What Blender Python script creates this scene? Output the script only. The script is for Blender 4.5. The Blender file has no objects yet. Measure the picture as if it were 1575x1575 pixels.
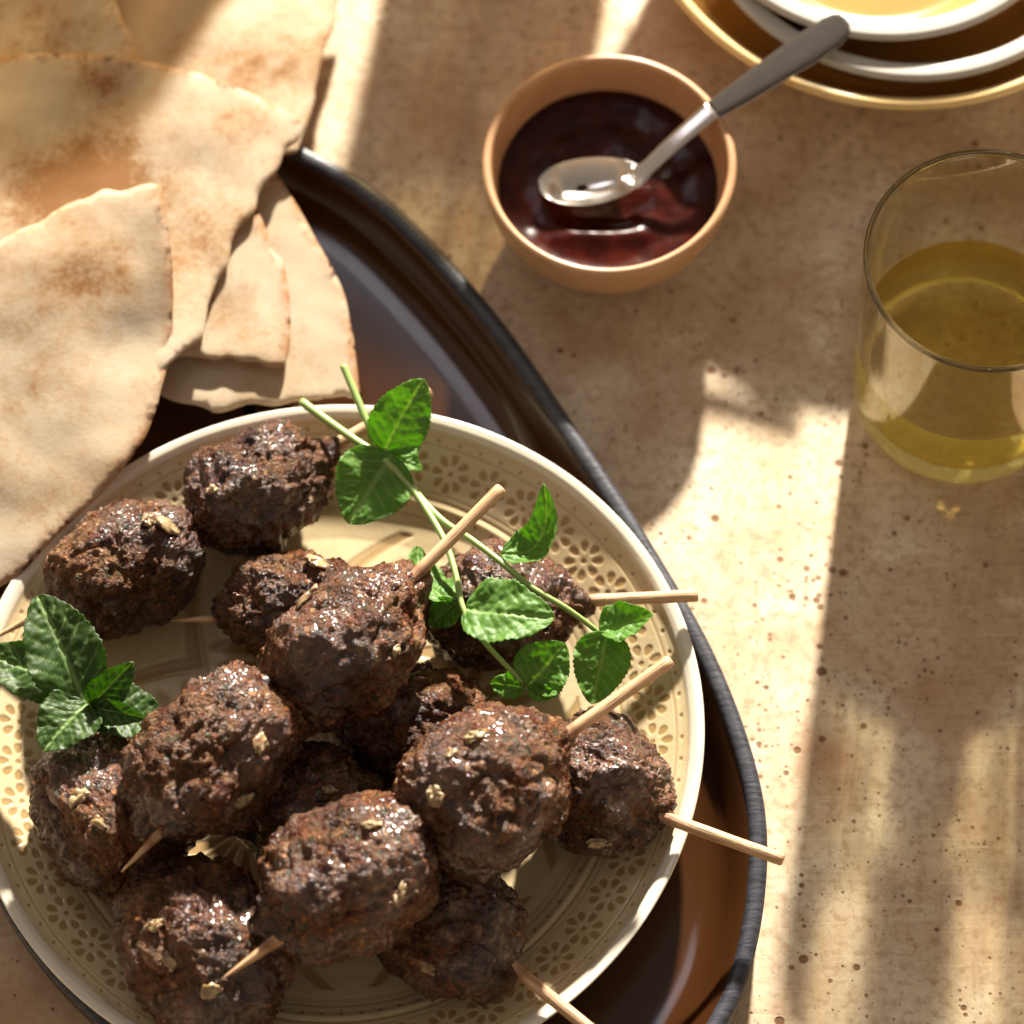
import bpy, bmesh, math, random
import numpy as np
from mathutils import Vector, Matrix
from mathutils.geometry import delaunay_2d_cdt
from mathutils.bvhtree import BVHTree
random.seed(7); rng = np.random.default_rng(7)
sc = bpy.context.scene; COL = sc.collection

# ------------------------------------------------------------------ camera
TH = math.radians(24.0); F = 6500.0; DIST = 6500.0 / 4700.0; HALF = 787.5
CAM = np.array([0, -DIST * math.sin(TH), DIST * math.cos(TH)])
FW = -CAM / DIST; RT = np.array([1.0, 0, 0]); UP = np.cross(RT, FW)
cd = bpy.data.cameras.new('camera'); cam = bpy.data.objects.new('camera', cd); COL.objects.link(cam)
cam.location = CAM; cam.rotation_euler = (TH, 0, 0)
cd.sensor_width = 36; cd.sensor_fit = 'HORIZONTAL'; cd.lens = F / 1575.0 * 36
cd.clip_start = 0.02; cd.clip_end = 50
cd.dof.use_dof = True; cd.dof.aperture_fstop = 6.5
cd.dof.focus_distance = DIST - 0.034 - 0.042
sc.camera = cam

# ------------------------------------------------------------------ light
w = bpy.data.worlds.new('World'); sc.world = w; w.use_nodes = True
nt = w.node_tree; bg = nt.nodes['Background']
tc = nt.nodes.new('ShaderNodeTexCoord'); sx = nt.nodes.new('ShaderNodeSeparateXYZ')
rp = nt.nodes.new('ShaderNodeValToRGB')
nt.links.new(tc.outputs['Generated'], sx.inputs[0]); nt.links.new(sx.outputs['Z'], rp.inputs[0])
rp.color_ramp.elements[0].position = 0.0; rp.color_ramp.elements[0].color = (1.0, 0.74, 0.50, 1)
rp.color_ramp.elements[1].position = 1.0; rp.color_ramp.elements[1].color = (0.42, 0.36, 0.32, 1)
nt.links.new(rp.outputs[0], bg.inputs[0]); bg.inputs[1].default_value = 0.54

SUNV = Vector((0.16, 1.0, 0.49)).normalized()
ld = bpy.data.lights.new('key_lamp', 'POINT'); ld.energy = 3150; ld.color = (1.0, 0.91, 0.79)
ld.shadow_soft_size = 0.085
key = bpy.data.objects.new('key_lamp', ld); COL.objects.link(key); key.location = SUNV * 4.0
la = bpy.data.lights.new('soft_fill', 'AREA'); la.shape = 'RECTANGLE'; la.size = 0.46; la.size_y = 0.24
la.energy = 1.15; la.color = (0.93, 0.90, 1.0)
fill = bpy.data.objects.new('soft_fill', la); COL.objects.link(fill)
fill.location = (-0.38, 0.50, 1.25)
fill.rotation_euler = (Vector(fill.location)).to_track_quat('Z', 'Y').to_euler()

sc.view_settings.view_transform = 'Standard'; sc.view_settings.look = 'None'
sc.view_settings.exposure = 0.05; sc.view_settings.gamma = 1.0
sc.cycles.use_denoising = True
try: sc.cycles.denoiser = 'OPENIMAGEDENOISE'
except Exception: pass
sc.cycles.max_bounces = 12; sc.cycles.transmission_bounces = 10; sc.cycles.transparent_max_bounces = 16
sc.cycles.sample_clamp_indirect = 6.0

# ------------------------------------------------------------------ helpers
def P(px, py, z):
    """where the line of sight through a photo point meets the height z"""
    d = FW + (px - HALF) / F * RT - (py - HALF) / F * UP
    return Vector(CAM + d * ((z - CAM[2]) / d[2]))
def RAY(px, py):
    d = FW + (px - HALF) / F * RT - (py - HALF) / F * UP
    return Vector(CAM), Vector(d).normalized()

def mesh(name, V, Fc, mats, parent=None, smooth=True, midx=None):
    me = bpy.data.meshes.new(name)
    V = np.asarray(V, dtype=np.float32)
    if isinstance(Fc, np.ndarray):
        n, k = Fc.shape
        me.vertices.add(len(V)); me.vertices.foreach_set('co', V.ravel())
        me.loops.add(n * k); me.loops.foreach_set('vertex_index', Fc.astype(np.int32).ravel())
        me.polygons.add(n); me.polygons.foreach_set('loop_start', np.arange(0, n * k, k, dtype=np.int32))
        me.update(calc_edges=True)
    else:
        me.from_pydata([tuple(v) for v in V], [], Fc)
    if smooth: me.polygons.foreach_set('use_smooth', [True] * len(me.polygons))
    for m in (mats if isinstance(mats, (list, tuple)) else [mats]): me.materials.append(m)
    if midx is not None: me.polygons.foreach_set('material_index', np.asarray(midx, dtype=np.int32))
    me.update()
    o = bpy.data.objects.new(name, me); COL.objects.link(o)
    if parent is not None: o.parent = parent; o.matrix_parent_inverse = parent.matrix_world.inverted()
    return o
def attr(o, name, vals):
    a = o.data.attributes.new(name, 'FLOAT', 'POINT'); a.data.foreach_set('value', np.asarray(vals, dtype=np.float32))
def tag(o, label, cat, group=None):
    o['label'] = label; o['category'] = cat
    if group: o['group'] = group
    return o
def thing(name, loc, label, cat, group=None):
    o = bpy.data.objects.new(name, None); COL.objects.link(o); o.location = loc; o.empty_display_size = 0.01
    o.matrix_world = Matrix.Translation(Vector(loc))
    return tag(o, label, cat, group)
def shift_origin(o, loc):
    loc = Vector(loc); o.data.transform(Matrix.Translation(-loc)); o.location = loc; return o

_perm = rng.permutation(256); _perm = np.concatenate([_perm, _perm])
_g = rng.normal(size=(256, 3)); _g /= np.linalg.norm(_g, axis=1)[:, None]
def perlin(p):
    p = np.asarray(p, dtype=np.float64); i = np.floor(p).astype(int); f = p - i; i &= 255
    u = f * f * f * (f * (f * 6 - 15) + 10); r = 0
    for dx in (0, 1):
        for dy in (0, 1):
            for dz in (0, 1):
                h = _perm[_perm[_perm[(i[:, 0] + dx) & 255] + ((i[:, 1] + dy) & 255)] + ((i[:, 2] + dz) & 255)]
                d = f - np.array([dx, dy, dz])
                wx = u[:, 0] if dx else 1 - u[:, 0]; wy = u[:, 1] if dy else 1 - u[:, 1]; wz = u[:, 2] if dz else 1 - u[:, 2]
                r = r + (_g[h] * d).sum(1) * wx * wy * wz
    return r * 1.6
def fbm(p, oct=3):
    r = 0; a = 1
    for k in range(oct): r = r + a * perlin(p * 2 ** k + 17.3 * k); a *= 0.5
    return r
def smooth(a, b, x):
    t = np.clip((x - a) / (b - a), 0, 1); return t * t * (3 - 2 * t)

def catmull(pts, n=10, closed=False):
    pts = [np.array(p, float) for p in pts]; N = len(pts); out = []
    rngk = range(N) if closed else range(N - 1)
    for i in rngk:
        if closed: p0, p1, p2, p3 = pts[i - 1], pts[i], pts[(i + 1) % N], pts[(i + 2) % N]
        else:
            p1, p2 = pts[i], pts[i + 1]
            p0 = pts[i - 1] if i > 0 else 2 * p1 - p2
            p3 = pts[i + 2] if i + 2 < N else 2 * p2 - p1
        for k in range(n):
            t = k / n
            out.append(0.5 * ((2 * p1) + (-p0 + p2) * t + (2 * p0 - 5 * p1 + 4 * p2 - p3) * t * t + (-p0 + 3 * p1 - 3 * p2 + p3) * t ** 3))
    if not closed: out.append(pts[-1])
    return np.array(out)

def lathe(name, prof, mats, n=128, parent=None, mat_of=None, wob=0.0, seed=0, flute=0.0):
    """prof: closed or open list of (r,z); revolved about Z at the origin"""
    prof = np.array(prof); m = len(prof); a = np.linspace(0, 2 * np.pi, n, endpoint=False)
    R = prof[:, 0][None, :] * (1 + wob * (np.sin(2 * a + seed) + 0.6 * np.sin(3 * a + 2 * seed))[:, None])
    if flute:
        fl = sum(np.sin(k_ * a + seed * k_ * 1.7) / k_ ** .5 for k_ in (7, 11, 17, 23, 31, 41)); R = R * (1 + flute * fl[:, None])
    V = np.stack([R * np.cos(a)[:, None], R * np.sin(a)[:, None], np.repeat(prof[:, 1][None], n, 0)], -1).reshape(-1, 3)
    i = np.arange(n)[:, None]; j = np.arange(m - 1)[None, :]; i2 = (i + 1) % n
    Fc = np.stack([i * m + j, i2 * m + j, i2 * m + j + 1, i * m + j + 1], -1).reshape(-1, 4)
    mi = None
    if mat_of is not None: mi = np.tile([mat_of(k) for k in range(m - 1)], n)
    return mesh(name, V, Fc, mats, parent, True, mi)
def soften(prof, n=6): return catmull([(r, z) for r, z in prof], n)

def tube(name, pts, rad, mat, parent=None, seg=12, cap=True):
    pts = np.array(pts, float); n = len(pts); rad = np.broadcast_to(rad, n)
    T = np.gradient(pts, axis=0); T /= np.linalg.norm(T, axis=1)[:, None]
    up = np.array([0.1, 0.2, 1.0]); A = np.cross(T, up); A /= np.linalg.norm(A, axis=1)[:, None]; B = np.cross(T, A)
    a = np.linspace(0, 2 * np.pi, seg, endpoint=False)
    V = (pts[:, None] + rad[:, None, None] * (np.cos(a)[None, :, None] * A[:, None] + np.sin(a)[None, :, None] * B[:, None])).reshape(-1, 3)
    Fl = []
    for i in range(n - 1):
        for j in range(seg):
            k = (j + 1) % seg; Fl.append((i * seg + j, (i + 1) * seg + j, (i + 1) * seg + k, i * seg + k))
    if cap: Fl.append(tuple(range(seg))); Fl.append(tuple(reversed(range((n - 1) * seg, n * seg))))
    return mesh(name, V, Fl, mat, parent)

# ------------------------------------------------------------------ materials
class MT:
    def __init__(s, name):
        s.m = bpy.data.materials.new(name); s.m.use_nodes = True; s.t = s.m.node_tree; s.N = s.t.nodes; s.L = s.t.links
        s.b = s.N['Principled BSDF']; s.out = s.N['Material Output']
        s.tc = s.N.new('ShaderNodeTexCoord')
    def inp(s, k, v):
        i = s.b.inputs[k]
        if isinstance(v, bpy.types.NodeSocket): s.L.new(v, i)
        else: i.default_value = (*v, 1) if isinstance(v, tuple) and len(v) == 3 else v
        return s
    def put(s, sock, v):
        if isinstance(v, bpy.types.NodeSocket): s.L.new(v, sock)
        else: sock.default_value = v
    def noise(s, scale, detail=4, rough=0.55, vec=None, dist=0.0, off=None):
        n = s.N.new('ShaderNodeTexNoise'); n.inputs['Scale'].default_value = scale; n.inputs['Detail'].default_value = detail
        n.inputs['Roughness'].default_value = rough; n.inputs['Distortion'].default_value = dist
        s.L.new(vec or s.tc.outputs['Object'], n.inputs['Vector']); return n.outputs['Fac']
    def vor(s, scale, feat='F1', vec=None, out='Distance', rnd=1.0):
        n = s.N.new('ShaderNodeTexVoronoi'); n.feature = feat; n.inputs['Scale'].default_value = scale
        n.inputs['Randomness'].default_value = rnd
        s.L.new(vec or s.tc.outputs['Object'], n.inputs['Vector']); return n.outputs[out]
    def ramp(s, f, *st):
        n = s.N.new('ShaderNodeValToRGB'); s.L.new(f, n.inputs[0]); e = n.color_ramp.elements
        while len(e) < len(st): e.new(0.5)
        for k, (p, c) in enumerate(st):
            e[k].position = p; e[k].color = (c, c, c, 1) if isinstance(c, (int, float)) else (*c, 1)
        return n.outputs[0]
    def mix(s, f, a, b, mode='MIX'):
        n = s.N.new('ShaderNodeMix'); n.data_type = 'RGBA'; n.blend_type = mode
        s.put(n.inputs[0], f)
        for i, v in ((6, a), (7, b)): s.put(n.inputs[i], (*v, 1) if isinstance(v, tuple) else v)
        return n.outputs[2]
    def math(s, op, a, b=0.0, c=0.0, clamp=False):
        n = s.N.new('ShaderNodeMath'); n.operation = op; n.use_clamp = clamp
        s.put(n.inputs[0], a); s.put(n.inputs[1], b); s.put(n.inputs[2], c); return n.outputs[0]
    def attr(s, name):
        n = s.N.new('ShaderNodeAttribute'); n.attribute_name = name; return n.outputs['Fac']
    def mapping(s, scale=(1, 1, 1), rot=(0, 0, 0), loc=(0, 0, 0), vec=None):
        n = s.N.new('ShaderNodeMapping'); n.inputs['Scale'].default_value = scale; n.inputs['Rotation'].default_value = rot
        n.inputs['Location'].default_value = loc
        s.L.new(vec or s.tc.outputs['Object'], n.inputs[0]); return n.outputs[0]
    def bump(s, h, dist, strength=1.0, prev=None):
        n = s.N.new('ShaderNodeBump'); n.inputs['Distance'].default_value = dist; n.inputs['Strength'].default_value = strength
        s.L.new(h, n.inputs['Height'])
        if prev: s.L.new(prev, n.inputs['Normal'])
        s.L.new(n.outputs[0], s.b.inputs['Normal']); return n.outputs[0]
    def spot(s, x, y, r, soft=0.5, warp=None):
        """round patch mask about a table point, its outline broken by noise"""
        n = s.N.new('ShaderNodeVectorMath'); n.operation = 'DISTANCE'
        s.L.new(s.tc.outputs['Object'], n.inputs[0]); n.inputs[1].default_value = (x, y, 0)
        d = s.math('ADD', n.outputs['Value'], s.math('MULTIPLY', s.math('SUBTRACT', warp, 0.5), r * 2.2))
        return s.ramp(s.math('DIVIDE', d, r), (1 - soft, 1.0), (1.0, 0.0)) if False else s.math('SUBTRACT', 1.0, s.math('DIVIDE', d, r), clamp=True)

# table: plastered, mottled stone colour with pits
def mat_table():
    s = MT('stone_plaster')
    big = s.noise(9, 5, 0.6, dist=0.5); mid = s.noise(38, 6, 0.65, dist=0.4); fine = s.noise(260, 5, 0.7)
    strk = s.noise(40, 4, 0.6, vec=s.mapping((3.0, 0.45, 1), (0, 0, 0.12)))
    c = s.mix(s.ramp(big, (0.42, 0.0), (0.62, 1.0)), (0.68, 0.57, 0.415), (0.55, 0.405, 0.255))
    c = s.mix(s.ramp(mid, (0.48, 0.0), (0.68, 0.62)), c, (0.45, 0.295, 0.17))
    c = s.mix(s.ramp(mid, (0.34, 0.85), (0.47, 0.0)), c, (0.80, 0.70, 0.52))
    c = s.mix(s.ramp(strk, (0.48, 0.0), (0.75, 0.4)), c, (0.64, 0.44, 0.21))
    c = s.mix(s.ramp(fine, (0.38, 0.5), (0.52, 0.0)), c, (0.34, 0.20, 0.11))
    c = s.mix(s.ramp(s.noise(110, 5, 0.7, dist=1.0), (0.60, 0.0), (0.70, 0.6)), c, (0.36, 0.17, 0.075))
    c = s.mix(s.ramp(s.noise(420, 4, 0.65, s.mapping((0.10, 1.6, 1), (0, 0, 0.06))), (0.56, 0.0), (0.66, 0.35)), c, (0.80, 0.70, 0.50))
    c = s.mix(s.ramp(s.noise(380, 4, 0.65, s.mapping((1.7, 0.12, 1), (0, 0, 0.2), (3, 1, 0))), (0.60, 0.0), (0.68, 0.30)), c, (0.36, 0.22, 0.11))
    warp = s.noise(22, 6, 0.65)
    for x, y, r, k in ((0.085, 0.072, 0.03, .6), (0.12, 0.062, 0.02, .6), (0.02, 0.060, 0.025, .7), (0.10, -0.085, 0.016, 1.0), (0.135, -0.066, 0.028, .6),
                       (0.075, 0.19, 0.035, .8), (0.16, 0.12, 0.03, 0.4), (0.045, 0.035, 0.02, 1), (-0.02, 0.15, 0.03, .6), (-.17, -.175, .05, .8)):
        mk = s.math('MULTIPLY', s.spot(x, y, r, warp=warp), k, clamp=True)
        c = s.mix(mk, c, (0.42, 0.25, 0.14))  # mixes brown into patches at set table points
    pits = None
    for sc_, th, k in ((120, 0.26, 1.0), (240, 0.34, 0.9), (480, 0.42, 0.8)):
        v = s.vor(sc_, vec=s.mapping((1, 1, 0.001), loc=(sc_ * .01, 0, 0)))
        col = s.vor(sc_, vec=s.mapping((1, 1, 0.001), loc=(sc_ * .01, 0, 0)), out='Color')
        sep = s.N.new('ShaderNodeSeparateColor'); s.L.new(col, sep.inputs[0])
        r_ = s.math('MULTIPLY', s.math('POWER', sep.outputs[0], 2.6), th)
        dens = s.ramp(s.noise(14 if sc_ < 300 else 30, 3, 0.6), (0.40, 0.30), (0.58, 1.0))
        r_ = s.math('MULTIPLY', r_, dens)
        p = s.math('MULTIPLY', s.math('SUBTRACT', r_, v), 1.0 / 0.05, clamp=True)
        p = s.math('MULTIPLY', p, k)
        pits = p if pits is None else s.math('MAXIMUM', pits, p)
    c = s.mix(s.math('MULTIPLY', pits, 0.9), c, (0.17, 0.075, 0.028))
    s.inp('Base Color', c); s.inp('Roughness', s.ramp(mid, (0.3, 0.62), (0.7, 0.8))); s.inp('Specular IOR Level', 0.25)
    h = s.math('SUBTRACT', s.math('ADD', s.math('MULTIPLY', fine, 0.25), s.math('MULTIPLY', mid, 0.5)), s.math('MULTIPLY', pits, 0.8))
    s.bump(h, 0.0006, 0.6); return s.m

def mat_meat():
    s = MT('grilled_meat')
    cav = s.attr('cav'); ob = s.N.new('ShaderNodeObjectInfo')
    vec = s.N.new('ShaderNodeVectorMath'); vec.operation = 'ADD'
    s.L.new(s.tc.outputs['Object'], vec.inputs[0])
    mu = s.N.new('ShaderNodeVectorMath'); mu.operation = 'SCALE'; cx = s.N.new('ShaderNodeCombineXYZ'); cx.inputs[0].default_value = 1; cx.inputs[1].default_value = 2.3; cx.inputs[2].default_value = .7
    s.L.new(cx.outputs[0], mu.inputs[0]); s.L.new(ob.outputs['Random'], mu.inputs['Scale']); s.L.new(mu.outputs[0], vec.inputs[1])
    v = vec.outputs[0]
    n0 = s.noise(42, 4, 0.6, v, 0.4); n1 = s.noise(95, 6, 0.68, v, 0.8); n2 = s.noise(420, 5, 0.7, v, 0.6); n3 = s.noise(1300, 4, 0.7, v); n4 = s.noise(230, 5, .65, s.mapping(loc=(3, 1, 2), vec=v), 1.5)
    wn = s.N.new('ShaderNodeTexNoise'); wn.inputs['Scale'].default_value = 300; s.L.new(v, wn.inputs['Vector'])
    wv = s.N.new('ShaderNodeVectorMath'); wv.operation = 'MULTIPLY_ADD'; s.L.new(wn.outputs['Color'], wv.inputs[0]); wv.inputs[1].default_value = (.0022,) * 3; s.L.new(v, wv.inputs[2])
    gd = s.vor(520, vec=wv.outputs[0]); gc = s.vor(520, vec=wv.outputs[0], out='Color'); gs = s.N.new('ShaderNodeSeparateColor'); s.L.new(gc, gs.inputs[0])
    g2 = s.vor(1150, vec=wv.outputs[0])
    grain = s.ramp(gs.outputs[0], (0.0, (0.020, 0.011, 0.007)), (0.22, (0.070, 0.028, 0.011)), (0.45, (0.135, 0.058, 0.024)), (0.65, (0.180, 0.062, 0.018)), (0.82, (0.260, 0.140, 0.066)), (1.0, (0.030, 0.026, 0.014)))
    c = s.mix(s.ramp(n2, (0.36, 0), (0.62, 1)), (0.050, 0.019, 0.008), (0.170, 0.078, 0.035))
    c = s.mix(0.62, c, grain)
    c = s.mix(s.ramp(n0, (0.40, 0.75), (0.54, 0)), c, s.mix(s.ramp(n2, (.35, 0), (.6, 1)), (0.075, 0.040, 0.019), (0.250, 0.150, 0.075)))
    c = s.mix(s.ramp(n1, (0.48, 0), (0.60, 0.85)), c, (0.115, 0.026, 0.007))
    c = s.mix(s.ramp(n1, (0.58, 0), (0.68, 0.9)), c, (0.014, 0.006, 0.004))
    c = s.mix(s.ramp(n4, (0.60, 0), (0.67, 0.7)), c, (0.27, 0.165, 0.090))
    c = s.mix(s.ramp(n4, (0.32, 0.85), (0.40, 0)), c, (0.012, 0.010, 0.006))
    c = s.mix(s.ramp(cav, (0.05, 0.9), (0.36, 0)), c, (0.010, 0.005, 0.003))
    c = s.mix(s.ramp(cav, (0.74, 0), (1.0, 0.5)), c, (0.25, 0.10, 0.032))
    for sc_, off, th, colr in ((330, 5.0, 0.26, (0.030, 0.045, 0.012)), (230, 9.0, 0.17, (0.42, 0.30, 0.16)), (420, 2.0, .20, (.42, .19, .05)), (180, 4., .20, (.30, .20, .12))):
        vv = s.mapping((1, 0.6, 1), loc=(off, 0, 0), vec=v)
        d = s.vor(sc_, vec=vv); cc = s.vor(sc_, vec=vv, out='Color'); sp = s.N.new('ShaderNodeSeparateColor'); s.L.new(cc, sp.inputs[0])
        d2 = s.math('ADD', d, s.math('MULTIPLY', s.math('SUBTRACT', n3, 0.5), 0.45))
        f = s.math('MULTIPLY', s.math('SUBTRACT', s.math('MULTIPLY', sp.outputs[1], th * 1.6), d2), 12.0, clamp=True)
        c = s.mix(s.math('MULTIPLY', f, 0.8), c, colr)
    char = s.math('MULTIPLY', s.ramp(s.noise(30, 5, 0.62, s.mapping(loc=(7, 3, 1), vec=v), 0.7), (0.44, 0.0), (0.60, 1.0)), s.ramp(n2, (0.32, 1.0), (0.66, 0.45)))
    c = s.mix(char, c, s.mix(1.0, c, (0.26, 0.17, 0.13), 'MULTIPLY'))
    c = s.mix(1.0, c, (0.84, 0.69, 0.54), 'MULTIPLY')
    s.inp('Base Color', c)
    s.inp('Roughness', s.ramp(n1, (0.38, 0.42), (0.60, 0.18)))
    s.inp('Specular IOR Level', s.ramp(n0, (0.4, 0.22), (0.58, 0.6)))
    s.inp('Coat Weight', s.ramp(n0, (0.45, 0.0), (0.58, 0.65))); s.inp('Coat Roughness', 0.10)
    h = s.math('SUBTRACT', s.math('ADD', s.math('MULTIPLY', n2, 0.7), s.math('MULTIPLY', n3, 0.35)), s.math('ADD', s.math('MULTIPLY', gd, 0.50), s.math('MULTIPLY', g2, 0.22)))
    s.bump(h, 0.0016, 1.0)
    return s.m
def mat_onion():
    s = MT('cooked_onion'); n = s.noise(300, 4, 0.6)
    s.inp('Base Color', s.mix(s.ramp(n, (0.35, 0), (0.7, 1)), (0.40, 0.31, 0.17), (0.17, 0.09, 0.04))).inp('Roughness', 0.3)
    s.inp('Subsurface Weight', 0.3); s.b.inputs['Subsurface Radius'].default_value = (0.003, 0.002, 0.001); s.inp('Subsurface Scale', 1.0)
    s.bump(n, 0.0006, 0.8); return s.m
def mat_wood():
    s = MT('bamboo_wood')
    g = s.noise(60, 5, 0.6, s.mapping((0.35, 14, 14))); g2 = s.noise(500, 3, 0.6, s.mapping((0.12, 3, 3)))
    c = s.mix(s.ramp(g, (0.3, 0), (0.7, 1)), (0.66, 0.46, 0.27), (0.50, 0.29, 0.14))
    c = s.mix(s.ramp(g2, (0.50, 0), (0.62, 0.85)), c, (0.33, 0.16, 0.065))
    c = s.mix(s.attr('burn'), c, (0.20, 0.06, 0.02))
    s.inp('Base Color', c).inp('Roughness', 0.55); s.bump(g2, 0.0005, 0.9); return s.m
def mat_bread():
    s = MT('flatbread')
    ed = s.attr('edge'); ob = s.N.new('ShaderNodeObjectInfo')
    n1 = s.noise(26, 5, 0.6, dist=0.6); n2 = s.noise(150, 5, 0.7); n3 = s.noise(600, 4, 0.7)
    toast = s.attr('toast')
    t = s.math('ADD', s.math('MULTIPLY', toast, 0.78), s.math('MULTIPLY', s.math('SUBTRACT', n1, 0.47), 1.5))
    t = s.math('ADD', t, s.math('ADD', s.math('MULTIPLY', s.math('SUBTRACT', n2, 0.5), 1.5), s.math('MULTIPLY', s.math('SUBTRACT', n3, 0.5), 0.6)))
    c = s.mix(s.ramp(n1, (0.35, 0), (0.7, 1)), (0.60, 0.505, 0.365), (0.53, 0.41, 0.265))
    c = s.mix(s.ramp(t, (0.10, 0), (1.0, 0.95)), c, (0.42, 0.225, 0.075))
    c = s.mix(s.ramp(t, (0.55, 0), (1.0, 0.7)), c, (0.27, 0.115, 0.035))
    c = s.mix(s.ramp(n3, (0.6, 0), (0.75, 0.12)), c, (0.45, 0.28, 0.14))
    e2 = s.math('MULTIPLY', ed, s.ramp(n2, (0.40, 0.25), (0.58, 1.0)))
    c = s.mix(s.math('MULTIPLY', e2, 0.9), c, (0.36, 0.15, 0.045))
    e3 = s.math('MULTIPLY', ed, s.ramp(s.noise(230, 4, 0.6, dist=.4), (0.56, 0.0), (0.62, 1.0)))
    c = s.mix(e3, c, (0.09, 0.035, 0.015))
    s.inp('Base Color', c).inp('Roughness', 0.72).inp('Specular IOR Level', 0.25)
    s.bump(s.math('ADD', s.math('MULTIPLY', n2, 0.5), s.math('MULTIPLY', n3, 0.30)), 0.0004, 0.6)
    tr = s.N.new('ShaderNodeBsdfTranslucent'); s.L.new(s.mix(1.0, c, (1.0, 0.72, 0.40), 'MULTIPLY'), tr.inputs[0])
    mx = s.N.new('ShaderNodeMixShader'); mx.inputs[0].default_value = 0.30
    s.L.new(s.b.outputs[0], mx.inputs[1]); s.L.new(tr.outputs[0], mx.inputs[2]); s.L.new(mx.outputs[0], s.out.inputs[0])
    return s.m
def mat_plate():
    s = MT('embossed_glaze')
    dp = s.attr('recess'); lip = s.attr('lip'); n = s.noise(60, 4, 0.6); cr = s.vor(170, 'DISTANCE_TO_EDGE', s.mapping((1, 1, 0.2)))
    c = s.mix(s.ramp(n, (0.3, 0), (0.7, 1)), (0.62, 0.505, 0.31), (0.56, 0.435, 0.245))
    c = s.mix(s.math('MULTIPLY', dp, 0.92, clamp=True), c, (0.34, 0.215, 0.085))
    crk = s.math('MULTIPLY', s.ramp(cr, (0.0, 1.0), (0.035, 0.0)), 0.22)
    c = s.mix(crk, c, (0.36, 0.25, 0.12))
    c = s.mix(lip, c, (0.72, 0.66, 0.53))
    s.inp('Base Color', c).inp('Roughness', s.ramp(n, (0.3, 0.20), (0.7, 0.32))).inp('Coat Weight', 0.3).inp('Coat Roughness', 0.12)
    s.bump(n, 0.0008, 0.25); return s.m
def simple(name, col, rough, metal=0.0, coat=0.0, nscale=0, var=0.15, bump=0.0, spec=0.5):
    s = MT(name)
    if nscale:
        n = s.noise(nscale, 5, 0.6); d = tuple(x * (1 - var) for x in col)
        s.inp('Base Color', s.mix(s.ramp(n, (0.3, 0), (0.7, 1)), col, d))
        s.inp('Roughness', s.ramp(n, (0.3, rough * 0.85), (0.7, min(1, rough * 1.2))))
        if bump: s.bump(n, bump, 0.6)
    else: s.inp('Base Color', col).inp('Roughness', rough)
    s.inp('Metallic', metal).inp('Coat Weight', coat).inp('Coat Roughness', 0.1).inp('Specular IOR Level', spec); return s.m
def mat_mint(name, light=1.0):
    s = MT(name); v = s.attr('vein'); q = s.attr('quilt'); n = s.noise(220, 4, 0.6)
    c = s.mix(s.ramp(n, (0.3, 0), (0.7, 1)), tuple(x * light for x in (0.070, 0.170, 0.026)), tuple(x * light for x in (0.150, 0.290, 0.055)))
    c = s.mix(s.math('MULTIPLY', v, 0.75), c, (0.30, 0.47, 0.16))
    s.inp('Base Color', c).inp('Roughness', 0.48).inp('Specular IOR Level', 0.4)
    s.inp('Coat Weight', 0.0); s.inp('Coat Roughness', 0.3)
    s.bump(s.noise(900, 3, 0.6), 0.0002, 0.5)
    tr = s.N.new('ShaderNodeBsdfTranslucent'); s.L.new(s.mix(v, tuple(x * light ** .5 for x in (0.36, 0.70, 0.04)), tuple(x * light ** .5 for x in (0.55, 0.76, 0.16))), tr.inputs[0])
    mx = s.N.new('ShaderNodeMixShader'); mx.inputs[0].default_value = 0.42
    s.L.new(s.b.outputs[0], mx.inputs[1]); s.L.new(tr.outputs[0], mx.inputs[2]); s.L.new(mx.outputs[0], s.out.inputs[0])
    return s.m
def mat_glass(name, tint, streak, trans=0.6, dark=0.55, ior=1.45, rough=0.0):
    """clear glass; wavy hand-blown wall whose tint runs in upright streaks, put in to streak its shadow"""
    s = MT(name)
    st = s.noise(streak, 3, 0.55, s.mapping((1, 1, 0.05))) if streak else None
    t2 = tuple(x * dark for x in tint)
    col = s.mix(s.ramp(st, (0.38, 0), (0.62, 1)), tint, t2) if streak else None
    g = s.N.new('ShaderNodeBsdfGlass'); g.inputs['IOR'].default_value = ior; g.inputs['Roughness'].default_value = rough; g.inputs[0].default_value = (*tint, 1)
    tr = s.N.new('ShaderNodeBsdfTransparent')
    if streak: s.L.new(col, tr.inputs[0])
    else: tr.inputs[0].default_value = (*tint, 1)
    mx = s.N.new('ShaderNodeMixShader'); mx.inputs[0].default_value = trans
    s.L.new(g.outputs[0], mx.inputs[1]); s.L.new(tr.outputs[0], mx.inputs[2]); s.L.new(mx.outputs[0], s.out.inputs[0])
    return s.m

M = dict(table=mat_table(), meat=mat_meat(), onion=mat_onion(), wood=mat_wood(), bread=mat_bread(), plate=mat_plate(),
         mint=mat_mint('mint_leaf'), mintd=mat_mint('dark_mint_leaf', 0.36), stem=simple('mint_stem', (0.30, 0.42, 0.13), 0.4, nscale=200))  # mintd: the mint leaf colours scaled darker for the left sprig
M['stem'].node_tree.nodes['Principled BSDF'].inputs['Subsurface Weight'].default_value = 0.2
M['stem'].node_tree.nodes['Principled BSDF'].inputs['Subsurface Radius'].default_value = (0.002, 0.003, 0.001)

# ------------------------------------------------------------------ table
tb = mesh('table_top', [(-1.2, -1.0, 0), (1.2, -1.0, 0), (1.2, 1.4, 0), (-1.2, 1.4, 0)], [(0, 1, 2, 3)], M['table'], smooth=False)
tb['kind'] = 'structure'

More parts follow.
